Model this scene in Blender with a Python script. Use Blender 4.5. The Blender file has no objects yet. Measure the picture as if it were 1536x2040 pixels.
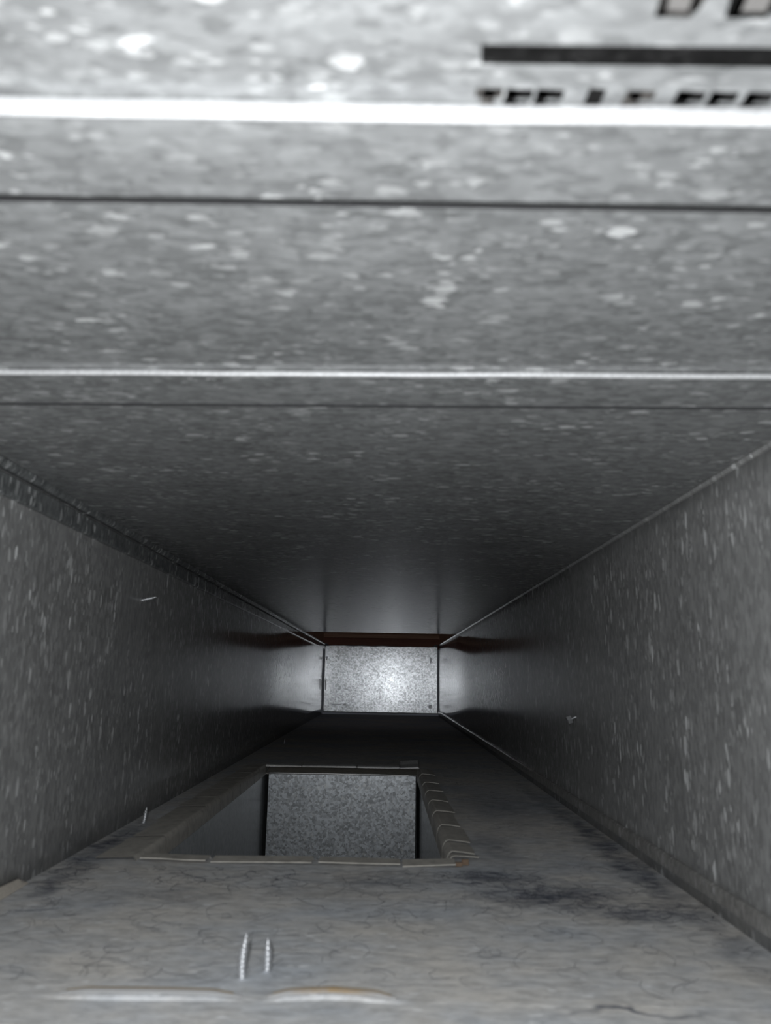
import bpy, math, random
from math import pi, sin, cos, tan, atan, radians
from mathutils import Vector, Matrix, noise
random.seed(11)
S = bpy.context.scene
COL = S.collection

# ------------------------------------------------------------------ camera, world, light, exposure
FPX = 1534.0
cam_d = bpy.data.cameras.new('camera')
cam_d.sensor_fit = 'HORIZONTAL'; cam_d.sensor_width = 36.0
cam_d.lens = 36.0 * FPX / 1536.0
cam_d.clip_start = 0.005; cam_d.clip_end = 50
cam_d.dof.use_dof = True
cam_d.dof.focus_distance = 1.15
cam_d.dof.aperture_fstop = 20.0
cam = bpy.data.objects.new('camera', cam_d); COL.objects.link(cam)
cam.matrix_world = (Matrix.Rotation(radians(0.18), 4, 'Z') @ Matrix.Rotation(pi/2 + atan(331/FPX), 4, 'X')
                    @ Matrix.Rotation(radians(1.0), 4, 'Z'))
S.camera = cam

W = bpy.data.worlds.new('world'); S.world = W; W.use_nodes = True
W.node_tree.nodes['Background'].inputs[0].default_value = (0.80, 0.86, 1.0, 1)
W.node_tree.nodes['Background'].inputs[1].default_value = 0.035

flash_d = bpy.data.lights.new('phone_flash', 'POINT')
flash_d.energy = 2.7; flash_d.shadow_soft_size = 0.003; flash_d.color = (0.97, 0.985, 1.0)
flash = bpy.data.objects.new('phone_flash', flash_d); COL.objects.link(flash)
flash.location = (-0.015, 0.0, 0.012)

S.view_settings.view_transform = 'Standard'; S.view_settings.look = 'None'
S.view_settings.exposure = 0.0; S.view_settings.gamma = 1.0
S.view_settings.use_curve_mapping = False

# ------------------------------------------------------------------ dimensions
XL, XR = -0.1838, 0.1582          # duct walls
ZC, ZF = 0.0977, -0.106           # duct ceiling (far section) and floor
ZS = (0.1005, 0.0986, 0.0977)     # the three ceiling sheets step down a little at each joint
Y0, Y1 = -0.22, 2.35              # open near end, closed far end
YO = 1.72                         # the ceiling sheet ends here
HX0, HX1, HY0, HY1 = -0.143, 0.0435, 0.490, 0.980   # hole of the branch take-off in the floor

# ------------------------------------------------------------------ material helpers
class NT:
    def __init__(s, name):
        s.m = bpy.data.materials.new(name); s.m.use_nodes = True
        s.t = s.m.node_tree; s.b = s.t.nodes['Principled BSDF']
        s.co = s.t.nodes.new('ShaderNodeTexCoord').outputs['Object']
    def n(s, kind, props=None, **ins):
        nd = s.t.nodes.new('ShaderNode' + kind)
        for k, v in (props or {}).items(): setattr(nd, k, v)
        for k, v in ins.items(): s.set(nd.inputs[int(k[1:]) if k[0] == '_' and k[1:].isdigit() else k.replace('_', ' ')], v)
        return nd
    def set(s, sock, v):
        if isinstance(v, bpy.types.NodeSocket): s.t.links.new(v, sock)
        else: sock.default_value = v
    def ramp(s, fac, pts):
        nd = s.t.nodes.new('ShaderNodeValToRGB'); s.t.links.new(fac, nd.inputs[0])
        e = nd.color_ramp.elements
        while len(e) < len(pts): e.new(0.5)
        for el, (p, c) in zip(e, pts):
            el.position = p; el.color = (c, c, c, 1) if not isinstance(c, tuple) else (*c, 1)
        return nd.outputs[0]
    def mix(s, fac, a, b, mode='MIX'):
        nd = s.t.nodes.new('ShaderNodeMix'); nd.data_type = 'RGBA'; nd.blend_type = mode
        s.set(nd.inputs[0], fac); s.set(nd.inputs[6], a); s.set(nd.inputs[7], b)
        return nd.outputs[2]
    def math(s, op, a, b=0.0, c=0.0):
        nd = s.t.nodes.new('ShaderNodeMath'); nd.operation = op
        s.set(nd.inputs[0], a); s.set(nd.inputs[1], b); s.set(nd.inputs[2], c)
        return nd.outputs[0]
    def mapped(s, scale, loc=(0, 0, 0)):
        nd = s.n('Mapping'); s.t.links.new(s.co, nd.inputs[0])
        nd.inputs['Scale'].default_value = scale; nd.inputs['Location'].default_value = loc
        return nd.outputs[0]
    def distort(s, vec, scale, amt):
        nz = s.n('TexNoise', Vector=vec, Scale=scale, Detail=2.0)
        sub = s.n('VectorMath', {'operation': 'SUBTRACT'}, _0=nz.outputs['Color'], _1=(0.5, 0.5, 0.5))
        sc = s.n('VectorMath', {'operation': 'SCALE'}, _0=sub.outputs[0]); sc.inputs['Scale'].default_value = amt
        ad = s.n('VectorMath', {'operation': 'ADD'}, _0=vec, _1=sc.outputs[0])
        return ad.outputs[0]

def spangle(nt, scale, lo, hi, tint=(0.93, 0.98, 1.0), cell=0.35):
    """zinc crystal grain: soft mottling in two sizes plus faint crystal cells"""
    v = nt.distort(nt.mapped(scale), 1.3, 1.1)
    vo = nt.n('TexVoronoi', Vector=v, Scale=1.0)
    sep = nt.n('SeparateColor', Color=vo.outputs['Color'])
    mot = nt.n('TexNoise', Vector=nt.mapped(scale, (4, 2, 7)), Scale=0.45, Detail=5.0, Roughness=0.68)
    big = nt.n('TexNoise', Vector=nt.mapped(scale), Scale=0.08, Detail=3.0)
    f = nt.math('ADD', nt.math('MULTIPLY', sep.outputs[0], cell), nt.math('MULTIPLY', mot.outputs[0], 0.75 - cell))
    f = nt.math('ADD', f, nt.math('MULTIPLY', big.outputs[0], 0.25))
    g = nt.ramp(f, [(0.28, lo), (0.72, hi)])
    return nt.mix(1.0, g, (*tint, 1), 'MULTIPLY'), sep

def fleck_mask(nt, scale, loc, thr, size):
    """scattered bright crystals, glint put into the colour: each cell of the lattice carries a spot of its own size, most of them none"""
    fv = nt.distort(nt.mapped(scale, loc), 1.6, 0.8)
    vo = nt.n('TexVoronoi', Vector=fv, Scale=1.0)
    sep = nt.n('SeparateColor', Color=vo.outputs['Color'])
    r = nt.ramp(sep.outputs[1], [(thr, 0.0), (1.0, size)])
    d = nt.math('SUBTRACT', r, vo.outputs['Distance'])
    edge = nt.ramp(nt.math('MULTIPLY', d, 7.0), [(0.0, 0.0), (1.0, 1.0)])
    return nt.math('MULTIPLY', edge, nt.math('ADD', nt.math('MULTIPLY', sep.outputs[2], 0.7), 0.3))

def galvanized(name, scale=(260, 560, 260), lo=0.34, hi=0.60, flecks=0.9, rough=0.20, metallic=0.15, tint=(0.93, 0.98, 1.0), fs=(150, 330, 150), cell=0.30, thr=0.62, jit=0.02, near_dust=0.0):
    nt = NT(name)
    base, sep = spangle(nt, scale, lo, hi, tint, cell)
    f1 = fleck_mask(nt, fs, (3.1, 7.7, 1.9), thr, 0.72)
    f2 = fleck_mask(nt, tuple(c * 1.9 for c in fs), (9.1, 0.7, 4.9), thr - 0.02, 0.75)
    clus = nt.n('TexNoise', Vector=nt.mapped(fs), Scale=0.16, Detail=2.0)
    cl = nt.ramp(clus.outputs[0], [(0.36, 0.1), (0.60, 1.0)])
    fl = nt.math('MULTIPLY', nt.math('MAXIMUM', f1, nt.math('MULTIPLY', f2, 0.6)), nt.math('MULTIPLY', cl, flecks))
    col = nt.mix(fl, base, (0.98, 1.0, 1.0, 1))  # crystal glint painted as white flecks
    nt.set(nt.b.inputs['Base Color'], col)
    nt.b.inputs['Metallic'].default_value = metallic
    nt.set(nt.b.inputs['Roughness'], nt.math('ADD', nt.math('MULTIPLY', sep.outputs[2], jit), rough))
    nt.b.inputs['Specular IOR Level'].default_value = 0.35
    if near_dust:      # the film of dust is thicker near the open end, the far sheet is cleaner and shinier
        mr = nt.n('MapRange', Value=nt.n('SeparateXYZ', Vector=nt.co).outputs[1])
        for k, v in ((1, 0.5), (2, 0.95), (3, rough + near_dust), (4, rough)): mr.inputs[k].default_value = v
        nt.set(nt.b.inputs['Roughness'], mr.outputs[0])
    return nt.m

GALV = galvanized('galvanized_sheet', lo=0.145, hi=0.305, flecks=0.52, thr=0.76, tint=(0.96, 0.99, 1.0))
GALV_WALL = galvanized('galvanized_wall_sheet', scale=(260, 480, 200), fs=(150, 300, 105), lo=0.20, hi=0.37, flecks=0.8, metallic=0.06, thr=0.70, rough=0.13, jit=0.0, near_dust=0.22, tint=(0.985, 0.995, 0.99))
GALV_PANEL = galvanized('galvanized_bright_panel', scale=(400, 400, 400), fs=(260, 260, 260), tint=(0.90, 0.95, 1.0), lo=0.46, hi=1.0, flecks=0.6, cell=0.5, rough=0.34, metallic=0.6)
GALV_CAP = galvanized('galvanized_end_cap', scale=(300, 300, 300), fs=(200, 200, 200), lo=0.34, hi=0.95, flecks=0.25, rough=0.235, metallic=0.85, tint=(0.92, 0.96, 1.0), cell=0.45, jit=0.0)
_b = GALV_CAP.node_tree.nodes['Principled BSDF']
_b.inputs['Coat Weight'].default_value = 0.1; _b.inputs['Coat Roughness'].default_value = 0.13; _b.inputs['Coat IOR'].default_value = 1.9
DUSTY_LOCK = galvanized('dusty_lock', lo=0.20, hi=0.36, flecks=0.4, tint=(1.0, 0.985, 0.95), fs=(150, 300, 105))
GALV_PLAIN = galvanized('galvanized_fold', lo=0.30, hi=0.48, flecks=0.25)
GALV_LOCK = galvanized('galvanized_lock', lo=0.10, hi=0.22, flecks=0.7, fs=(150, 300, 105))

def plain_metal(name, col, rough, metallic=0.9):
    nt = NT(name)
    nz = nt.n('TexNoise', Vector=nt.co, Scale=900.0, Detail=3.0)
    c = nt.mix(nt.ramp(nz.outputs[0], [(0.35, 0.0), (0.7, 1.0)]), tuple(x * 0.75 for x in col) + (1,), (*col, 1))
    nt.set(nt.b.inputs['Base Color'], c)
    nt.b.inputs['Metallic'].default_value = metallic; nt.b.inputs['Roughness'].default_value = rough
    return nt.m
HEM = plain_metal('bright_zinc_edge', (0.62, 0.63, 0.64), 0.60, 0.3)
CUT = plain_metal('dull_cut_edge', (0.40, 0.385, 0.35), 0.5, 0.3)
SEAM_SHADE = plain_metal('seam_shade', (0.03, 0.03, 0.032), 0.9, 0.0)  # near-black colour that paints the shade in the ceiling joint gaps
DARK_EDGE = plain_metal('dark_cut_edge', (0.16, 0.15, 0.135), 0.7, 0.0)
BRIGHT = plain_metal('bright_far_edge', (0.92, 0.93, 0.92), 0.42, 0.7)
SCREW = plain_metal('zinc_plated_screw', (0.90, 0.92, 0.95), 0.30, 0.8)

def dusty_tab():
    nt = NT('dusty_tab_metal')
    nz = nt.n('TexNoise', Vector=nt.mapped((160, 160, 160)), Scale=1.0, Detail=5.0, Roughness=0.65)
    c = nt.ramp(nz.outputs[0], [(0.25, (0.33, 0.315, 0.285)), (0.5, (0.52, 0.495, 0.45)), (0.8, (0.64, 0.61, 0.55))])
    nt.set(nt.b.inputs['Base Color'], c)
    nt.b.inputs['Metallic'].default_value = 0.05; nt.b.inputs['Roughness'].default_value = 0.5
    return nt.m
TAB = dusty_tab()

def dusty_floor():
    nt = NT('dusty_floor_sheet')
    base, sep = spangle(nt, (260, 560, 260), 0.44, 0.62, (0.96, 0.98, 1.0))
    # soft felt of tan-grey dust
    d1 = nt.n('TexNoise', Vector=nt.mapped((14, 20, 14)), Scale=1.0, Detail=6.0, Roughness=0.62)
    d2 = nt.n('TexNoise', Vector=nt.mapped((120, 260, 120)), Scale=1.0, Detail=5.0, Roughness=0.7)
    f1 = nt.ramp(d1.outputs[0], [(0.34, 0.0), (0.62, 1.0)])
    dust = nt.mix(f1, (0.55, 0.58, 0.62, 1), (0.74, 0.705, 0.655, 1))
    g2 = nt.ramp(d2.outputs[0], [(0.28, 0.60), (0.60, 1.08)])
    dust = nt.mix(1.0, dust, g2, 'MULTIPLY')
    col = nt.mix(0.80, base, dust)
    # a few bright crystals still show through
    fl = fleck_mask(nt, (170, 380, 170), (1.3, 5.2, 0), 0.80, 0.5)
    col = nt.mix(nt.math('MULTIPLY', fl, 0.6), col, (0.98, 0.99, 1.0, 1))
    # placed blotches of dark blue lint; right-wall one also paints the seam's shadow
    wob = nt.distort(nt.co, 60.0, 0.035)
    st = nt.n('TexNoise', Vector=nt.mapped((70, 170, 70)), Scale=1.0, Detail=6.0, Roughness=0.75)
    streak = nt.ramp(st.outputs[0], [(0.36, 0.0), (0.60, 1.0)])
    tot = None
    for (x, y, rx_, ry_, a) in [(0.088, 0.420, 0.050, 0.030, 1.0), (0.125, 0.392, 0.045, 0.018, .8), (0.060, 0.455, 0.035, 0.020, .85), (0.070, 0.53, 0.020, 0.06, .6),
                                (-0.10, 0.41, 0.05, 0.02, .45), (0.10, 0.70, 0.05, 0.10, .5), (-0.03, 0.42, 0.05, 0.02, .35), (-0.172, 0.52, 0.016, 0.12, 1.0),
                                (-0.170, 0.43, 0.014, 0.035, .9), (0.146, 0.55, 0.014, 0.35, .9), (0.080, 0.2805, 0.028, 0.003, 1.0), (-0.005, 0.445, 0.045, 0.022, .5)]:
        sub = nt.n('VectorMath', {'operation': 'SUBTRACT'}, _0=wob, _1=(x, y, ZF))
        div = nt.n('VectorMath', {'operation': 'DIVIDE'}, _0=sub.outputs[0], _1=(rx_, ry_, 1.0))
        ln = nt.n('VectorMath', {'operation': 'LENGTH'}, _0=div.outputs[0])
        m = nt.math('MULTIPLY', nt.ramp(ln.outputs['Value'], [(0.25, 1.0), (1.0, 0.0)]), a)
        tot = m if tot is None else nt.math('MAXIMUM', tot, m)
    lint = nt.math('MULTIPLY', tot, nt.math('ADD', nt.math('MULTIPLY', streak, 0.75), 0.2))
    col = nt.mix(lint, col, (0.075, 0.085, 0.115, 1))
    nt.set(nt.b.inputs['Base Color'], col)
    nt.b.inputs['Metallic'].default_value = 0.0
    nt.b.inputs['Roughness'].default_value = 0.72
    nt.b.inputs['Specular IOR Level'].default_value = 0.25
    bp = nt.n('Bump', Strength=0.5, Distance=0.0012, Height=d2.outputs[0])
    nt.set(nt.b.inputs['Normal'], bp.outputs[0])
    return nt.m
FLOOR = dusty_floor()

def rusty_lip():
    nt = NT('zinc_lip_with_rust')
    nz = nt.n('TexNoise', Vector=nt.mapped((120, 300, 120)), Scale=1.0, Detail=5.0, Roughness=0.7)
    sx = nt.n('SeparateXYZ', Vector=nt.co)
    far = nt.n('MapRange', Value=sx.outputs[1]); far.inputs[1].default_value = 0.2852; far.inputs[2].default_value = 0.2872
    f = nt.math('MULTIPLY', far.outputs[0], nt.ramp(nz.outputs[0], [(0.35, 0.2), (0.6, 1.0)]))
    col = nt.mix(f, (0.33, 0.33, 0.33, 1), (0.32, 0.23, 0.13, 1))
    nt.set(nt.b.inputs['Base Color'], col)
    nt.b.inputs['Metallic'].default_value = 0.0; nt.b.inputs['Roughness'].default_value = 0.7
    return nt.m
LIP = rusty_lip()

def ink():
    nt = NT('black_stencil_ink')
    nz = nt.n('TexNoise', Vector=nt.mapped((420, 520, 420)), Scale=1.0, Detail=5.0, Roughness=0.7)
    big = nt.n('TexNoise', Vector=nt.mapped((120, 160, 120)), Scale=1.0, Detail=2.0)
    f = nt.math('ADD', nt.math('MULTIPLY', nz.outputs[0], 0.7), nt.math('MULTIPLY', big.outputs[0], 0.3))
    c = nt.ramp(f, [(0.40, (0.003, 0.003, 0.003)), (0.58, (0.008, 0.008, 0.008)), (0.75, (0.07, 0.07, 0.07))])
    nt.set(nt.b.inputs['Base Color'], c); nt.b.inputs['Roughness'].default_value = 0.8; nt.b.inputs['Specular IOR Level'].default_value = 0.1
    return nt.m
INK = ink()
def faded_ink():
    nt = NT('faded_stencil_ink')
    nz = nt.n('TexNoise', Vector=nt.mapped((600, 600, 600)), Scale=1.0, Detail=5.0, Roughness=0.7)
    c = nt.ramp(nz.outputs[0], [(0.38, (0.015, 0.014, 0.013)), (0.62, (0.09, 0.085, 0.08))])
    nt.set(nt.b.inputs['Base Color'], c); nt.b.inputs['Roughness'].default_value = 0.8; nt.b.inputs['Specular IOR Level'].default_value = 0.1
    return nt.m
INK2 = faded_ink()

def wood(name, c0, c1):
    nt = NT(name)
    nz = nt.n('TexNoise', Vector=nt.mapped((12, 60, 140)), Scale=1.0, Detail=6.0, Roughness=0.65)
    c = nt.ramp(nz.outputs[0], [(0.3, c0), (0.7, c1)])
    nt.set(nt.b.inputs['Base Color'], c); nt.b.inputs['Roughness'].default_value = 0.55
    return nt.m
WOOD = wood('brown_wood', (0.42, 0.20, 0.11), (0.66, 0.40, 0.27))
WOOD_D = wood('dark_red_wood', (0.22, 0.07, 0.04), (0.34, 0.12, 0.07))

def flat_col(name, col, rough):
    nt = NT(name)
    nz = nt.n('TexNoise', Vector=nt.co, Scale=300.0, Detail=3.0)
    c = nt.mix(nz.outputs[0], tuple(x * 0.7 for x in col) + (1,), (*col, 1))
    nt.set(nt.b.inputs['Base Color'], c); nt.b.inputs['Roughness'].default_value = rough
    return nt.m
INK3 = flat_col('thin_grey_ink', (0.16, 0.155, 0.15), 0.8)
HAIR = flat_col('dark_lint', (0.05, 0.055, 0.075), 0.8)
TAN = flat_col('tan_dusty_metal', (0.62, 0.57, 0.50), 0.6)
RUST_TAN = flat_col('tan_rust', (0.36, 0.28, 0.18), 0.9)
RUST = flat_col('rust', (0.22, 0.15, 0.10), 0.8)

# ------------------------------------------------------------------ mesh helpers
class MB:
    def __init__(s): s.v = []; s.f = []
    def add(s, vs, fs):
        o = len(s.v); s.v += [tuple(p) for p in vs]; s.f += [tuple(i + o for i in f) for f in fs]
    def box(s, x0, x1, y0, y1, z0, z1):
        s.add([(x, y, z) for x in (x0, x1) for y in (y0, y1) for z in (z0, z1)],
              [(0, 1, 3, 2), (4, 6, 7, 5), (0, 4, 5, 1), (2, 3, 7, 6), (0, 2, 6, 4), (1, 5, 7, 3)])
    def sweep(s, rings, closed=True, caps=True):
        n = len(rings[0]); o = len(s.v)
        for r in rings: s.v += [tuple(p) for p in r]
        for i in range(len(rings) - 1):
            for j in range(n if closed else n - 1):
                k = (j + 1) % n
                s.f.append((o + i*n + j, o + i*n + k, o + (i+1)*n + k, o + (i+1)*n + j))
        if caps and closed:
            s.f.append(tuple(o + j for j in range(n))[::-1]); e = o + (len(rings)-1)*n
            s.f.append(tuple(e + j for j in range(n)))
    def build(s, name, mat, parent=None, smooth=False):
        me = bpy.data.meshes.new(name); me.from_pydata(s.v, [], s.f); me.update()
        import bmesh
        bm = bmesh.new(); bm.from_mesh(me); bmesh.ops.recalc_face_normals(bm, faces=bm.faces[:]); bm.to_mesh(me); bm.free()
        if smooth:
            for p in me.polygons: p.use_smooth = True
        me.materials.append(mat)
        o = bpy.data.objects.new(name, me); COL.objects.link(o)
        if parent is not None:
            o.parent = parent; o.matrix_parent_inverse = Matrix.Translation(-Vector(parent.location))
        return o

def empty(name, loc=(0, 0, 0)):
    o = bpy.data.objects.new(name, None); o.empty_display_size = 0.02; o.location = loc; COL.objects.link(o); return o
def tag(o, label=None, cat=None, group=None, kind=None):
    for k, v in (('label', label), ('category', cat), ('group', group), ('kind', kind)):
        if v: o[k] = v
    return o

def sheet(name, mat, parent, origin, u, v, nu, nv, thick, disp=None):
    """subdivided sheet-metal panel with thickness; origin + a*u + b*v, thickness along -normal (away from the duct)"""
    origin, u, v = Vector(origin), Vector(u), Vector(v); n = u.cross(v).normalized()
    mb = MB(); g = []
    for i in range(nu + 1):
        for j in range(nv + 1):
            p = origin + u * (i / nu) + v * (j / nv)
            if disp: p = p + n * disp(p)
            g.append(p)
    fs = [(i*(nv+1)+j, (i+1)*(nv+1)+j, (i+1)*(nv+1)+j+1, i*(nv+1)+j+1) for i in range(nu) for j in range(nv)]
    mb.add(g, fs)
    b = [origin, origin+u, origin+u+v, origin+v]
    N = len(g)
    mb.add([p - n*thick for p in g], [f[::-1] for f in fs])
    edge = [i*(nv+1) for i in range(nu)] + [nu*(nv+1)+j for j in range(nv)] + [i*(nv+1)+nv for i in range(nu, 0, -1)] + list(range(nv, 0, -1))
    for k, e in enumerate(edge):
        c = edge[(k+1) % len(edge)]
        mb.f.append((e, c, N + c, N + e))
    return mb.build(name, mat, parent, smooth=False)

# ------------------------------------------------------------------ setting: the duct's four sides
T = 0.0008
def buckle(amp, seed, bulge=0.0):
    def d(p):
        bul = 0.5 + 0.5 * cos(pi * max(-1, min(1, (p.y - 1.45) / 0.75)))
        far = min(1.0, max(0.0, (p.y - 0.75) / 0.5))
        edge = 1.0
        if abs(p.z) < 0.2: edge = max(0.0, min((ZC - p.z), (p.z - ZF)) / 0.1)
        return edge * (bulge * bul + amp * far * noise.noise(Vector((seed, p.y * 2.1, p.z * 4.0))))
    return d
wl = sheet('wall_left', GALV_WALL, None, (XL, Y0, ZF), (0, Y1 - Y0, 0), (0, 0, ZS[0] + .0008 - ZF), 90, 10, T, buckle(0.006, 3.3, 0.003))
tag(wl, 'grey galvanized sheet wall on the left, a screw tip poking through', 'duct wall', kind='structure')
wr = sheet('wall_right', GALV_WALL, None, (XR, Y1, ZF), (0, Y0 - Y1, 0), (0, 0, ZS[0] + .0008 - ZF), 90, 10, T, buckle(0.003, 8.1, 0.009))
tag(wr, 'grey galvanized sheet wall on the right, a hex screw head in it', 'duct wall', kind='structure')
for o in (wl, wr):
    for p in o.data.polygons: p.use_smooth = len(p.vertices) == 4 and abs(p.normal.x) > 0.9

ceil = empty('ceiling', (0, 0, ZC))
tag(ceil, 'flecked galvanized duct ceiling of sheets joined by two cross strips', 'duct ceiling', kind='structure')
J1 = (0.1189, 0.1189, 0.0255)     # joint 1: near edge at the left wall, at the right wall, width of the strip
J2 = (0.2425, 0.2330, 0.0290)     # joint 2
def ceiling_sheet(z, n, ya, yb):
    # ya, yb: (y at left wall, y at right wall) of the near and far edges
    mb = MB(); g = []
    for dz in (0, T):
        for i in range(n + 1):
            for j in range(5):
                f = j / 4; y0 = ya[0] + (ya[1] - ya[0]) * f; y1 = yb[0] + (yb[1] - yb[0]) * f
                g.append((XL + (XR - XL) * f, y0 + (y1 - y0) * i / n, z + dz))
    N = (n + 1) * 5
    fs = [(i*5+j, (i+1)*5+j, (i+1)*5+j+1, i*5+j+1) for i in range(n) for j in range(4)]
    fs += [tuple(q + N for q in f[::-1]) for f in fs]
    e = [i*5 for i in range(n)] + [n*5+j for j in range(4)] + [i*5+4 for i in range(n, 0, -1)] + list(range(4, 0, -1))
    for k in range(len(e)):
        c = e[(k+1) % len(e)]; fs.append((e[k], c, N + c, N + e[k]))
    mb.add(g, fs); o = mb.build('ceiling_sheet', GALV, ceil); o.data.materials.append(SEAM_SHADE)
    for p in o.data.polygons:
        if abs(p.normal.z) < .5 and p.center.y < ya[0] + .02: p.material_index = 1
    return o
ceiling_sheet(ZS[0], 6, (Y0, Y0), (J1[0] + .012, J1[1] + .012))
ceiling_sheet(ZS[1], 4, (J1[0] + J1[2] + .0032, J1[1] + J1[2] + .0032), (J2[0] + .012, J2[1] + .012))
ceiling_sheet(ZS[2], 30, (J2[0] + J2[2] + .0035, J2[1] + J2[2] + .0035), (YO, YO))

fl = empty('floor', (0, 0, ZF))
tag(fl, 'dusty galvanized duct floor with lint and a rectangular branch hole', 'duct floor', kind='structure')
def floor_sheet(y0, y1, with_hole):
    mb = MB()
    if with_hole:
        xs = [XL, HX0, HX1, XR]; ys = [y0, HY0, HY1, y1]
        for i in range(3):
            for j in range(3):
                if i == 1 and j == 1: continue
                mb.box(xs[i], xs[i+1], ys[j], ys[j+1], ZF - T, ZF)
    else: mb.box(XL, XR, y0, y1, ZF - T, ZF)
    return mb.build('floor_sheet', FLOOR, fl)
floor_sheet(Y0, 0.2735, False); floor_sheet(0.2745, Y1, True)

# end cap -------------------------------------------------------------
cap = empty('end_cap', (-0.0145, Y1, ZF))
tag(cap, 'bright galvanized end cap closing the far end of the duct', 'end cap')
mb = MB()
cx0, cx1, cz0, cz1 = XL + 0.003, XR - 0.003, ZF + 0.0065, 0.0935
yaw_t, pit_t = 0.0115, 0.0105
def capy(x, z): return Y1 - 0.012 - yaw_t * (x - (-0.0128)) * 1.0 + pit_t * z
mb.add([(x, capy(x, z) + d, z) for d in (0, T) for (x, z) in ((cx0, cz0), (cx1, cz0), (cx1, cz1), (cx0, cz1))],
       [(0, 1, 2, 3), (7, 6, 5, 4), (0, 4, 5, 1), (1, 5, 6, 2), (2, 6, 7, 3), (3, 7, 4, 0)])
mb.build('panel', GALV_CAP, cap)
def hem_bar(name, pts, r, mat, parent, jit=0.0):
    mb = MB(); rings = []
    pts = [Vector(p) for p in pts]
    for i, p in enumerate(pts):
        t = (pts[min(i+1, len(pts)-1)] - pts[max(i-1, 0)]).normalized()
        a = t.orthogonal().normalized(); b = t.cross(a)
        rr = r * (1 + jit * random.uniform(-1, 1))
        rings.append([p + a*rr*cos(k*pi/4) + b*rr*sin(k*pi/4) for k in range(8)])
    mb.sweep(rings); return mb.build(name, mat, parent, smooth=True)
def line(a, b, n, wob=0.0):
    a, b = Vector(a), Vector(b)
    return [a.lerp(b, i / n) + Vector((0, 0, random.uniform(-wob, wob))) for i in range(n + 1)]
hem_bar('bottom_hem', line((cx0, capy(cx0, cz0) - .002, cz0), (cx1, capy(cx1, cz0) - .002, cz0), 24, .0004), .0016, HEM, cap)
hem_bar('top_hem', line((cx0, capy(cx0, cz1) - .001, cz1), (cx1, capy(cx1, cz1) - .001, cz1), 24, .0008), .0012, HEM, cap, .3)
for x in (cx0, cx1):
    hem_bar('side_hem', line((x, capy(x, cz0) - .001, cz0), (x, capy(x, cz1) - .001, cz1), 12), .0010, GALV_PLAIN, cap)
for (x0, x1, h) in ((cx0, cx0 + .016, .016), (cx1 - .022, cx1, .018)):
    mb = MB(); tip = cx0 if x0 == cx0 else cx1
    y = capy(x0, cz1) - .003
    mb.add([(x0, y, cz1 - .001), (x1, y, cz1 - .001), (tip, y - .004, cz1 + h * .45), (x0, y + .001, cz1 - .001), (x1, y + .001, cz1 - .001), (tip, y - .003, cz1 + h * .45)],
           [(0, 1, 2), (5, 4, 3), (0, 3, 4, 1), (1, 4, 5, 2), (2, 5, 3, 0)])
    mb.build('corner_tab', GALV_CAP, cap)
mb = MB()
for (x, z, rx_, rz_) in ((-.118, -.078, .006, .003), (-.175, .055, .003, .006), (.135, .055, .004, .010), (.134, -.08, .006, .007), (-.14, -.078, .016, .0018), (-.176, -.02, .003, .02)):
    n = 12
    mb.add([(x + rx_*cos(k*2*pi/n)*random.uniform(.7, 1.1), 0, z + rz_*sin(k*2*pi/n)*random.uniform(.7, 1.1)) for k in range(n)], [tuple(range(n))])
mb.v = [(x, capy(x, z) - .0003, z) for (x, y, z) in mb.v]
SM = plain_metal('smudged_zinc', (0.40, 0.41, 0.43), 0.34, 0.75)
sm = mb.build('smudge', SM, cap); sm['kind'] = 'stuff'

# wood framing seen through the gap where the ceiling sheet stops --------
hd = empty('wood_header', (-0.0128, Y1 + 0.03, ZC))
tag(hd, 'brown wood header behind the gap above the end cap', 'wood framing')
mb = MB(); mb.box(XL - .03, XR + .03, Y1 + .012, Y1 + .05, .1185, .34); mb.build('header_board', WOOD, hd)
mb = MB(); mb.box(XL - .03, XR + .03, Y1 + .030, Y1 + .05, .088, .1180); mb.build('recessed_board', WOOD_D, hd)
for x0, x1 in ((XL - .036, XL - .004), (XR + .004, XR + .036)):
    j = MB(); j.box(x0, x1, YO - .03, Y1 + .011, ZC + .002, .34); j.build('side_joist', WOOD, hd)

# seams along the corners (locks folded out of the wall sheets) -----------
def lock(name, x, s, zs, y0, y1, mat, wob=0.0006, n=60):
    """zs: list of (z, projection) profile along the wall, swept along the duct"""
    mb = MB(); rings = []
    for i in range(n + 1):
        y = y0 + (y1 - y0) * i / n
        w = noise.noise(Vector((y * 9, x * 30, 1.7))) * wob
        rings.append([(x + s * (pr_ + (w if pr_ > 0.0005 else 0)), y, z + w * .6) for (z, pr_) in zs])
    mb.sweep(rings); return mb.build(name, mat)
t1 = lock('trim_1', XL, 1, [(.0818, -.0003), (.0818, .0024), (.0828, .0030), (.0916, .0030), (.0926, .0016), (.0926, -.0003)], -0.2, Y1 - .02, GALV_LOCK)
tag(t1, 'folded lock seam running along the top of the left wall', 'duct seam', kind='structure')
t2 = lock('trim_2', XL, 1, [(.0940, -.0003), (.0940, .0030), (.0955, .0045), (ZC - .0002, .0050), (ZC - .0002, -.0003)], -0.2, Y1 - .02, GALV_LOCK)
tag(t2, 'narrow upper fold between the left wall seam and the ceiling', 'duct seam', kind='structure')
t3 = lock('trim_3', XR, -1, [(-.0920, -.0003), (-.0920, .0016), (-.0930, .0026), (-.0990, .0026), (-.1000, .0006), (-.1000, -.0003)], -0.2, Y1 - .02, DUSTY_LOCK)
tag(t3, 'folded lock seam running along the foot of the right wall', 'duct seam', kind='structure')
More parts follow.
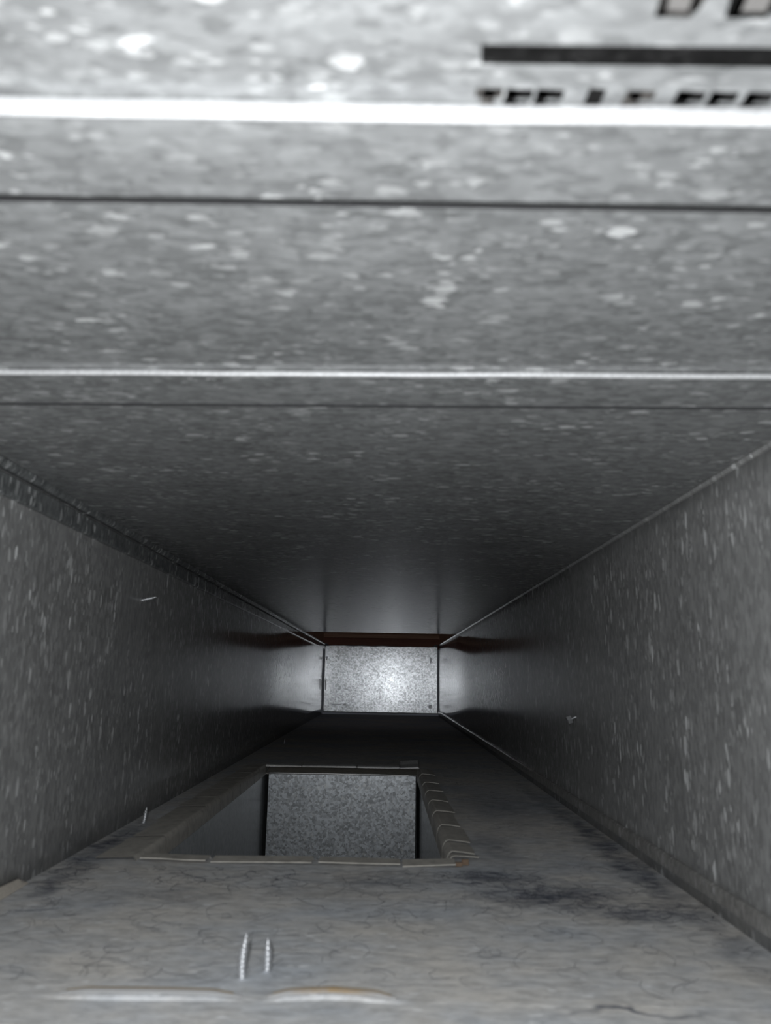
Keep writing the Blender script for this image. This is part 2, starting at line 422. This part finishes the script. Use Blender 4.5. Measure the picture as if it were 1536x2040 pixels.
t4 = lock('trim_4', XR, -1, [(.0958, -.0003), (.0958, .0012), (.0972, .0020), (ZC - .0002, .0022), (ZC - .0002, -.0003)], -0.2, Y1 - .02, GALV_WALL, .0002)
tag(t4, 'thin corner bead between the right wall and the ceiling', 'duct seam', kind='structure')

# ------------------------------------------------------------------ cross strips (slip joints)
def slip_strip(J, z0, thick, hem_r, label):
    """flat strip under the ceiling, its near edge hemmed over, its far side a pocket for the next sheet"""
    y_l, y_r, width = J
    root = empty('slip_strip', (-.0128, (y_l + y_r) / 2, z0)); tag(root, label, 'joint strip', 'cross strips on the duct ceiling')
    n = 60; mb = MB(); rings = []; hem = []; leaf = []
    for i in range(n + 1):
        x = XL + .0006 + (XR - XL - .0012) * i / n
        y = y_l + (y_r - y_l) * i / n + .0004 * noise.noise(Vector((x * 22, width * 50, .3)))
        dz = .00025 * noise.noise(Vector((x * 35, width * 90, 7.3)))
        ye = y_l + (y_r - y_l) * i / n + width + .0003 * noise.noise(Vector((x * 30, 4.0, .3)))
        rings.append([(x, y + .0006, z0 - .0002), (x, y + .0006, z0 - thick + dz), (x, ye - .0012, z0 - thick), (x, ye, z0 - thick + .0005), (x, ye, z0 - thick + .0012), (x, ye - .004, z0 - .0002)])
        leaf.append([(x, ye - .012, z0 + .0040), (x, ye - .012, z0 + .0046), (x, ye + .012, z0 + .0046), (x, ye + .012, z0 + .0040)])
        hem.append((x, y, dz))
    mb.sweep(rings); mb.build('band', GALV, root)
    mb = MB(); mb.sweep(leaf); mb.build('backing_leaf', GALV_PLAIN, root)  # leaf added to keep outside light out of the slot
    mb = MB(); rings = []
    for (x, y, dz) in hem:
        cz = z0 - hem_r[1] - .0001 + dz
        rings.append([(x, y + hem_r[0]*cos(k*pi/6), cz + hem_r[1]*sin(k*pi/6)) for k in range(12)])
    mb.sweep(rings); mb.build('hem', HEM, root, smooth=True)
slip_strip(J1, ZS[0], .0030, (.0010, .0019), 'broad grey strip across the near ceiling below the black lettering')
slip_strip(J2, ZS[1], .0016, (.0008, .0010), 'darker strip across the ceiling farther in, above the receding sheet')

# floor strip with a buckled, rust-edged lip
fs = empty('slip_strip', (-.0128, .275, ZF)); tag(fs, 'strip across the floor nearest the camera with a rust-edged buckled lip', 'joint strip')
n = 90; mb = MB(); rings = []
def lip_h(x):
    def hump(a, b, p):
        if x <= a or x >= b: return 0.0
        t = (x - a) / (b - a); return min(1, sin(pi * t) * 1.8) * (0.75 + 0.25 * cos((x - p) * 60))
    return max(hump(-.112, -.043, -.08), hump(-.040, .008, -.016))
for i in range(n + 1):
    x = XL + .0006 + (XR - XL - .0012) * i / n; h = .0011 * lip_h(x)
    yb = .2852 + (.0038 * max(0, 1 - abs(x + .016) / .024)) + .0003 * sin(x * 90)
    rings.append([(x, .262, ZF + .0001), (x, .262, ZF + .0008), (x, yb - .0035, ZF + .0009), (x, yb - .0025, ZF + .0009 + h), (x, yb - .0005, ZF + .0011 + h * 1.25), (x, yb + .0012, ZF + .0006 + h * .5), (x, yb + .0016, ZF + .0001)])
mb.sweep(rings); mb.build('band', FLOOR, fs)
for (a, b) in ((-.108, -.046), (-.038, .006)):
    rings = []; mb = MB(); m = 40
    for i in range(m + 1):
        x = a + (b - a) * i / m; t = sin(pi * i / m); h = .0011 * lip_h(x)
        yb = .2852 + (.0038 * max(0, 1 - abs(x + .016) / .024)) + .0003 * sin(x * 90)
        r = .0002 + .0007 * min(1, t * 2)
        rings.append([(x, yb + r * 1.5 * cos(k*pi/4), ZF + .0012 + h * 1.15 + r * sin(k*pi/4)) for k in range(8)])
    mb.sweep(rings); mb.build('curled_lip', LIP, fs, smooth=True)
    mb = MB(); mb.sweep([[(x, y + .0009, z + .0001) for (x, y, z) in r_] for r_ in rings[2:-2]]); mb.build('rust_edge', RUST_TAN, fs, smooth=True)

# bent end of a cleat at the foot of the left wall
mb = MB(); rings = []
for (y, h, d) in ((.33, .0052, .004), (.37, .0050, .004), (.40, .0048, .0038), (.418, .0040, .0034), (.4255, .0012, .0030)):
    rings.append([(XL + .0003, y, ZF + .0003), (XL + d, y, ZF + .0003), (XL + d * .9, y, ZF + h * .6), (XL + .0012, y, ZF + h), (XL + .0003, y, ZF + h)])
mb.sweep(rings); o = mb.build('cleat_end', TAN)
tag(o, 'short tan bent cleat end in the left corner of the floor', 'cleat')

# ------------------------------------------------------------------ printing on the near ceiling sheet
zi = ZS[0] - .00012
def poly(polys, name, mat):
    mb = MB()
    for p in polys:
        m = len(p)
        mb.add([(x, y, z) for z in (zi, ZS[0] - .00002) for (x, y) in p],
               [tuple(range(m)), tuple(range(2*m - 1, m - 1, -1))] + [(k, m + k, m + (k+1) % m, (k+1) % m) for k in range(m)])
    o = mb.build(name, mat, None)
    o.parent = ceil; o.matrix_parent_inverse = Matrix.Translation(-Vector(ceil.location)); return o
poly([[(.0138, .1058), (.09, .1054), (.09, .1096), (.0143, .1097)]], 'printed_bar', INK)
def italics(x0, y0, w, h, strokes, lean):
    out = []
    for (ax, ay, bx, by, t) in strokes:   # strokes in the unit cell, y grows away from the camera (down the letter)
        p0 = Vector((x0 + ax*w + lean*(1-ay), y0 + ay*h)); p1 = Vector((x0 + bx*w + lean*(1-by), y0 + by*h))
        d = (p1 - p0).normalized(); nrm = Vector((-d.y, d.x)) * t / 2; e = d * t * .35
        out.append([tuple(p0 - nrm - e), tuple(p1 - nrm + e), tuple(p1 + nrm + e), tuple(p0 + nrm - e)])
    return out
t = .0021
G = {'T': [(0, .05, 1, .05, t), (.5, 0, .5, 1, t*1.1)], 'E': [(.1, 0, .1, 1, t), (0, .06, 1, .06, t), (0, .5, .9, .5, t), (0, .95, 1, .95, t)],
     'L': [(.15, 0, .15, 1, t*1.4), (.1, .95, 1, .95, t)], '-': [(0, .55, 1, .55, t*.8)],
     '5': [(.1, .05, 1, .05, t), (.12, .05, .08, .5, t*1.3), (.1, .5, .9, .5, t), (.9, .5, .9, .95, t), (0, .95, .9, .95, t)],
     '6': [(.1, .05, 1, .05, t), (.1, .05, .1, .95, t*1.3), (.1, .5, .9, .5, t), (.9, .5, .9, .95, t), (.1, .95, .9, .95, t)],
     'F': [(.1, 0, .1, 1, t*1.2), (0, .06, 1, .06, t), (0, .5, .8, .5, t)], 'P': [(.1, 0, .1, 1, t*1.2), (0, .06, 1, .06, t), (.95, .06, .95, .5, t), (0, .5, 1, .5, t)]}
for (x, ch, mt) in ((.0142, 'T', INK2), (.0194, 'E', INK), (.0246, 'E', INK), (.0297, '-', INK2), (.0336, 'L', INK), (.0402, '5', INK2), (.0488, 'F', INK), (.0544, 'E', INK), (.0605, 'E', INK)):
    poly(italics(x * 1.02, .1160, .0033, .0066, G[ch], .0004), 'printed_letter', mt)
poly([[(0.0392, 0.0941), (0.0404, 0.0941), (0.0415, 0.0999), (0.0399, 0.1000)], [(0.0397, 0.0988), (0.0457, 0.0988), (0.0454, 0.1000), (0.0399, 0.1000)],
      [(0.0442, 0.0941), (0.0468, 0.0941), (0.0460, 0.0989), (0.0446, 0.0989)], [(0.0401, 0.0941), (0.0450, 0.0941), (0.0448, 0.0961), (0.0405, 0.0961)]], 'printed_numeral', INK2)
poly([[(0.0495, 0.0941), (0.0523, 0.0941), (0.0527, 0.0999), (0.0507, 0.1000)], [(0.0509, 0.0988), (0.0574, 0.0988), (0.0568, 0.1000), (0.0509, 0.1000)], [(0.0560, 0.0941), (0.0580, 0.0941), (0.0578, 0.0989), (0.0564, 0.0989)]], 'printed_numeral', INK)

poly([[(.0398, .0944), (.0462, .0944), (.0456, .0990), (.0402, .0990)], [(.0510, .0944), (.0572, .0944), (.0568, .0990), (.0512, .0990)]], 'printed_shading', INK3)

# ------------------------------------------------------------------ branch take-off in the floor
tk = empty('branch_takeoff', ((HX0 + HX1) / 2, (HY0 + HY1) / 2, ZF))
tag(tk, 'rectangular branch take-off sunk in the floor with bent tabs around it', 'duct take-off')
DEP = .30
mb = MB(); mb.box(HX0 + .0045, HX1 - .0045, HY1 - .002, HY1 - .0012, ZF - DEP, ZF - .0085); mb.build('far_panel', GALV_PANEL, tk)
hem_bar('far_panel_hem', line((HX0 + .004, HY1 - .0022, ZF - .0085), (HX1 - .004, HY1 - .0022, ZF - .0085), 16, .0002), .0012, BRIGHT, tk)
mb = MB(); mb.sweep([[(x, HY1 - .0012, ZF - .0090), (x, HY1 + .075, ZF - .0014), (x, HY1 + .075, ZF - .0022), (x, HY1 - .0012, ZF - .0098)] for x in (HX0, HX1)])
mb.build('gap_shade_plate', TAB, tk)  # sloped plate added so the gap above the far panel reads dark
mb = MB(); mb.box(HX0 - .001, HX1 + .001, HY1 + .0802, HY1 + .081, ZF - DEP, ZF - T - .0002); mb.build('gap_backing', GALV_PLAIN, tk)  # added behind the far panel to keep its side gaps dark
mb = MB(); mb.box(HX0 - .0010, HX0 - .0002, HY0, HY1 + .08, ZF - DEP, ZF - T - .0002); mb.build('side_panel', GALV_PLAIN, tk)
mb = MB(); mb.box(HX1 + .0002, HX1 + .0010, HY0, HY1 + .08, ZF - DEP, ZF - T - .0002); mb.build('side_panel', GALV_PLAIN, tk)
mb = MB(); mb.box(HX0, HX1, HY0 - .0010, HY0 - .0002, ZF - DEP, ZF - T - .0002); mb.build('near_panel', GALV_PLAIN, tk)
mb = MB(); mb.box(HX0, HX1, HY0, HY1 + .08, ZF - DEP - .001, ZF - DEP); mb.build('bottom_panel', GALV_PLAIN, tk)

def bent_tab(edge, side, a, b, out, r, lift, twist, skew, mat=TAB, down=.010):
    """a strip of the collar bent out over the hole's edge and lying on the floor; edge: 'x' runs along Y at X=side, 'y' runs along X at Y=side"""
    th = .0006
    prof = [(-r*.35, -down), (-r*.35, -down*.3)]
    for k in range(1, 6):
        an = pi/2 * k / 5; prof.append((-r*.35 + r*(1 - cos(an)), -down*.3 + (r*.75 + down*.3) * sin(an)))
    prof += [(out * .6, r*.55 + lift*.4), (out, .0009 + lift)]
    mb = MB(); rings = []
    m = 3
    for i in range(m + 1):
        c = a + (b - a) * i / m; tw = twist * (i / m - .5)
        top, bot = [], []
        for j, (o, z) in enumerate(prof):
            f = max(0, j - 1) / (len(prof) - 2)
            zz = z + tw * f
            cc = c + skew * f
            oo = o * (1 + .06 * noise.noise(Vector((c * 80, side * 9, j))))
            if j == 0: d = (1, 0)
            else:
                e = Vector((o - prof[j-1][0], z - prof[j-1][1])).normalized(); d = (e.y, -e.x)
            top.append((oo, cc, zz)); bot.append((oo + d[0]*th, cc, zz + d[1]*th))
        ring = top + bot[::-1]
        rings.append(ring)
    mb.sweep(rings)
    sg = edge[1]
    if edge[0] == 'x': mb.v = [(side + sg * o, c, ZF + z) for (o, c, z) in mb.v]
    else: mb.v = [(c, side + sg * o, ZF + z) for (o, c, z) in mb.v]
    o = mb.build('tab', mat, tk); o.data.materials.append(HEM if edge[0] == 'y' else CUT if edge[1] > 0 else DARK_EDGE)
    for p in o.data.polygons:
        if len(p.vertices) > 8: p.material_index = 1      # cut ends get their own tone, darkest on the left row
    return o
ly = [.478, .541, .598, .660, .712, .767, .808, .846, .890, .930, .975]
for k in range(len(ly) - 1):
    bent_tab(('x', -1), HX0, ly[k] + .0014, ly[k+1] - .0006, .021 + random.uniform(-.001, .002), .0028, random.uniform(.0002, .0010), random.uniform(-.0014, .0004), random.uniform(-.002, .002))
ryy = [.4905, .503, .537, .590, .650, .707, .764, .822, .892, .955]
for k in range(len(ryy) - 1):
    bent_tab(('x', 1), HX1 - .003, ryy[k] + .0006, ryy[k+1] - .0014, .0165 + random.uniform(-.001, .001), .0042, random.uniform(.0006, .0014), random.uniform(-.0020, -.0008), 0)
for (a, b, lf, tw) in ((-.1395, -.1015, .0016, -.0008), (-.0985, -.0405, .0008, .0006), (-.0365, .0105, .0012, -.0004), (.0120, .0425, .0006, .0016)):
    bent_tab(('y', -1), HY0, a, b, .0150, .0028, lf, tw, 0)
for (a, b, lf, tw) in ((-.143, -.1005, .0004, -.001), (-.0985, -.0335, .0004, .0004), (-.0315, .0190, .0006, .0004), (.0205, .0425, .0060, .0014)):
    bent_tab(('y', 1), HY1 + .0012, a, b, .015, .0014, lf, tw, 0, BRIGHT, .0012)
# thin bright wire-like corner of metal with rust at the near right corner
mb = MB()
for (dx, dy, h) in ((0, 0, .0025), (.004, .003, .0035)):
    mb.box(HX1 - .001 + dx, HX1 + .003 + dx, HY0 - .012 + dy, HY0 - .010 + dy, ZF + .0004, ZF + h)
mb.build('rusted_corner', RUST, tk)

# ------------------------------------------------------------------ screws
def screw_mesh(L, r, tipL, pitch, bend=0.0):
    mb = MB(); nS = 14; rings = []
    N = int(L / pitch * 8)
    for i in range(N + 1):
        z = L * i / N; ring = []
        env = 1.0 if z < L - tipL else max(0.02, (L - z) / tipL)
        for k in range(nS):
            th = 2*pi*k/nS
            ph = (z / pitch - k / nS) % 1.0
            tri = max(0.0, 1 - abs(ph - .5) / .28)
            rr = r * env * (.62 + .38 * tri)
            bx = bend * sin(pi * min(1, z / L) * 1.2)
            ring.append((rr*cos(th) + bx, rr*sin(th), z))
        rings.append(ring)
    mb.sweep(rings); return mb
def screw(base, tip, r, label, bend=0.0, pitch=.0016):
    base, tip = Vector(base), Vector(tip); d = tip - base; L = d.length
    mb = screw_mesh(L + .0012, r, min(.005, L * .35), pitch, bend)
    q = Vector((0, 0, 1)).rotation_difference(d.normalized())
    o = mb.build('screw', SCREW, None, smooth=True)
    o.rotation_mode = 'QUATERNION'; o.rotation_quaternion = q; o.location = base - d.normalized() * .0012
    tag(o, label, 'screw'); return o
screw((-.0492, .3045, ZF), (-.0488, .3045, ZF + .0152), .0019, 'taller slightly bent silver screw of the pair standing on the near floor', bend=-.0006)
screw((-.0416, .3122, ZF), (-.0417, .3122, ZF + .0112), .0019, 'shorter silver screw of the pair standing on the near floor')
screw((-.1737, .5947, ZF), (-.1722, .5947, ZF + .0115), .0019, 'small screw point sticking up beside the left wall near the take-off')
screw((-.1617, 1.2975, ZF), (-.1604, 1.2975, ZF + .0085), .0008, 'tiny screw point far back on the floor beyond the take-off')
screw((XL, .579, .0540), (XL + .0112, .579, .0566), .0016, 'silver screw point sticking out sideways from the left wall')
hs = empty('hex_screw', (XR, .6565, -.0285)); tag(hs, 'silver hex-head screw half driven into the right wall', 'screw')
ax = Vector((-cos(radians(22)), 0, -sin(radians(22)))); ux = Vector((0, 1, 0)); vx = ax.cross(ux)
def cyl(name, a, b, r, nS, parent):
    mb = MB(); o = Vector((XR, .6565, -.0285))
    mb.sweep([[o + ax*q + ux*r*cos(2*pi*k/nS) + vx*r*sin(2*pi*k/nS) for k in range(nS)] for q in (a, b)])
    return mb.build(name, SCREW, parent)
cyl('hex_head', .0044, .0082, .0034, 6, hs)
mb = screw_mesh(.0046, .0013, .0001, .0012); mq = Vector((0, 0, 1)).rotation_difference(ax)
mb.v = [tuple(mq @ Vector(p) + Vector((XR, .6565, -.0285))) for p in mb.v]; mb.build('shank', SCREW, hs, smooth=True)

# ------------------------------------------------------------------ lint and hair lying on the floor
mb = MB()
def in_hole(x, y): return HX0 - .028 < x < HX1 + .022 and HY0 - .022 < y < HY1 + .026
def strand(x, y, L, rad):
    a = random.uniform(0, 2*pi); k = random.uniform(-1, 1) * 1.6; pts = []
    for i in range(8):
        z = ZF + .0002 + .0009 * abs(noise.noise(Vector((x*300, y*300, i*.4))))
        pts.append(Vector((x, y, z)))
        a += k * .35 + random.uniform(-.35, .35); x += cos(a) * L / 7; y += sin(a) * L / 7
        if not (XL + .003 < x < XR - .003) or in_hole(x, y): break
    if len(pts) < 4: return
    rings = []
    for i, p in enumerate(pts):
        t_ = (pts[min(i+1, len(pts)-1)] - pts[max(0, i-1)]); s_ = Vector((-t_.y, t_.x, 0)).normalized() * rad
        rings.append([p - s_, p + s_, p + Vector((0, 0, rad * 1.5))])
    mb.sweep(rings, caps=False)
for _ in range(900):
    y = random.uniform(.30, 1.0) if random.random() < .75 else random.uniform(.30, .48); x = random.uniform(XL + .005, XR - .01)
    if not in_hole(x, y): strand(x, y, random.uniform(.006, .024), random.uniform(.00003, .00008))
for (cx_, cy_, sx_, sy_, m) in ((.088, .420, .022, .012, 140), (.125, .392, .022, .008, 70), (.06, .455, .016, .010, 70), (-.170, .50, .008, .05, 120), (.146, .5, .006, .12, 80), (-.09, .44, .03, .012, 60), (.03, .455, .03, .01, 50)):
    for _ in range(m):
        x, y = random.gauss(cx_, sx_), random.gauss(cy_, sy_)
        if XL + .004 < x < XR - .004 and not in_hole(x, y): strand(x, y, random.uniform(.005, .018), random.uniform(.00004, .00009))
o = mb.build('lint', HAIR); tag(o, 'dark hair and lint strewn over the dusty floor', 'lint', kind='stuff')
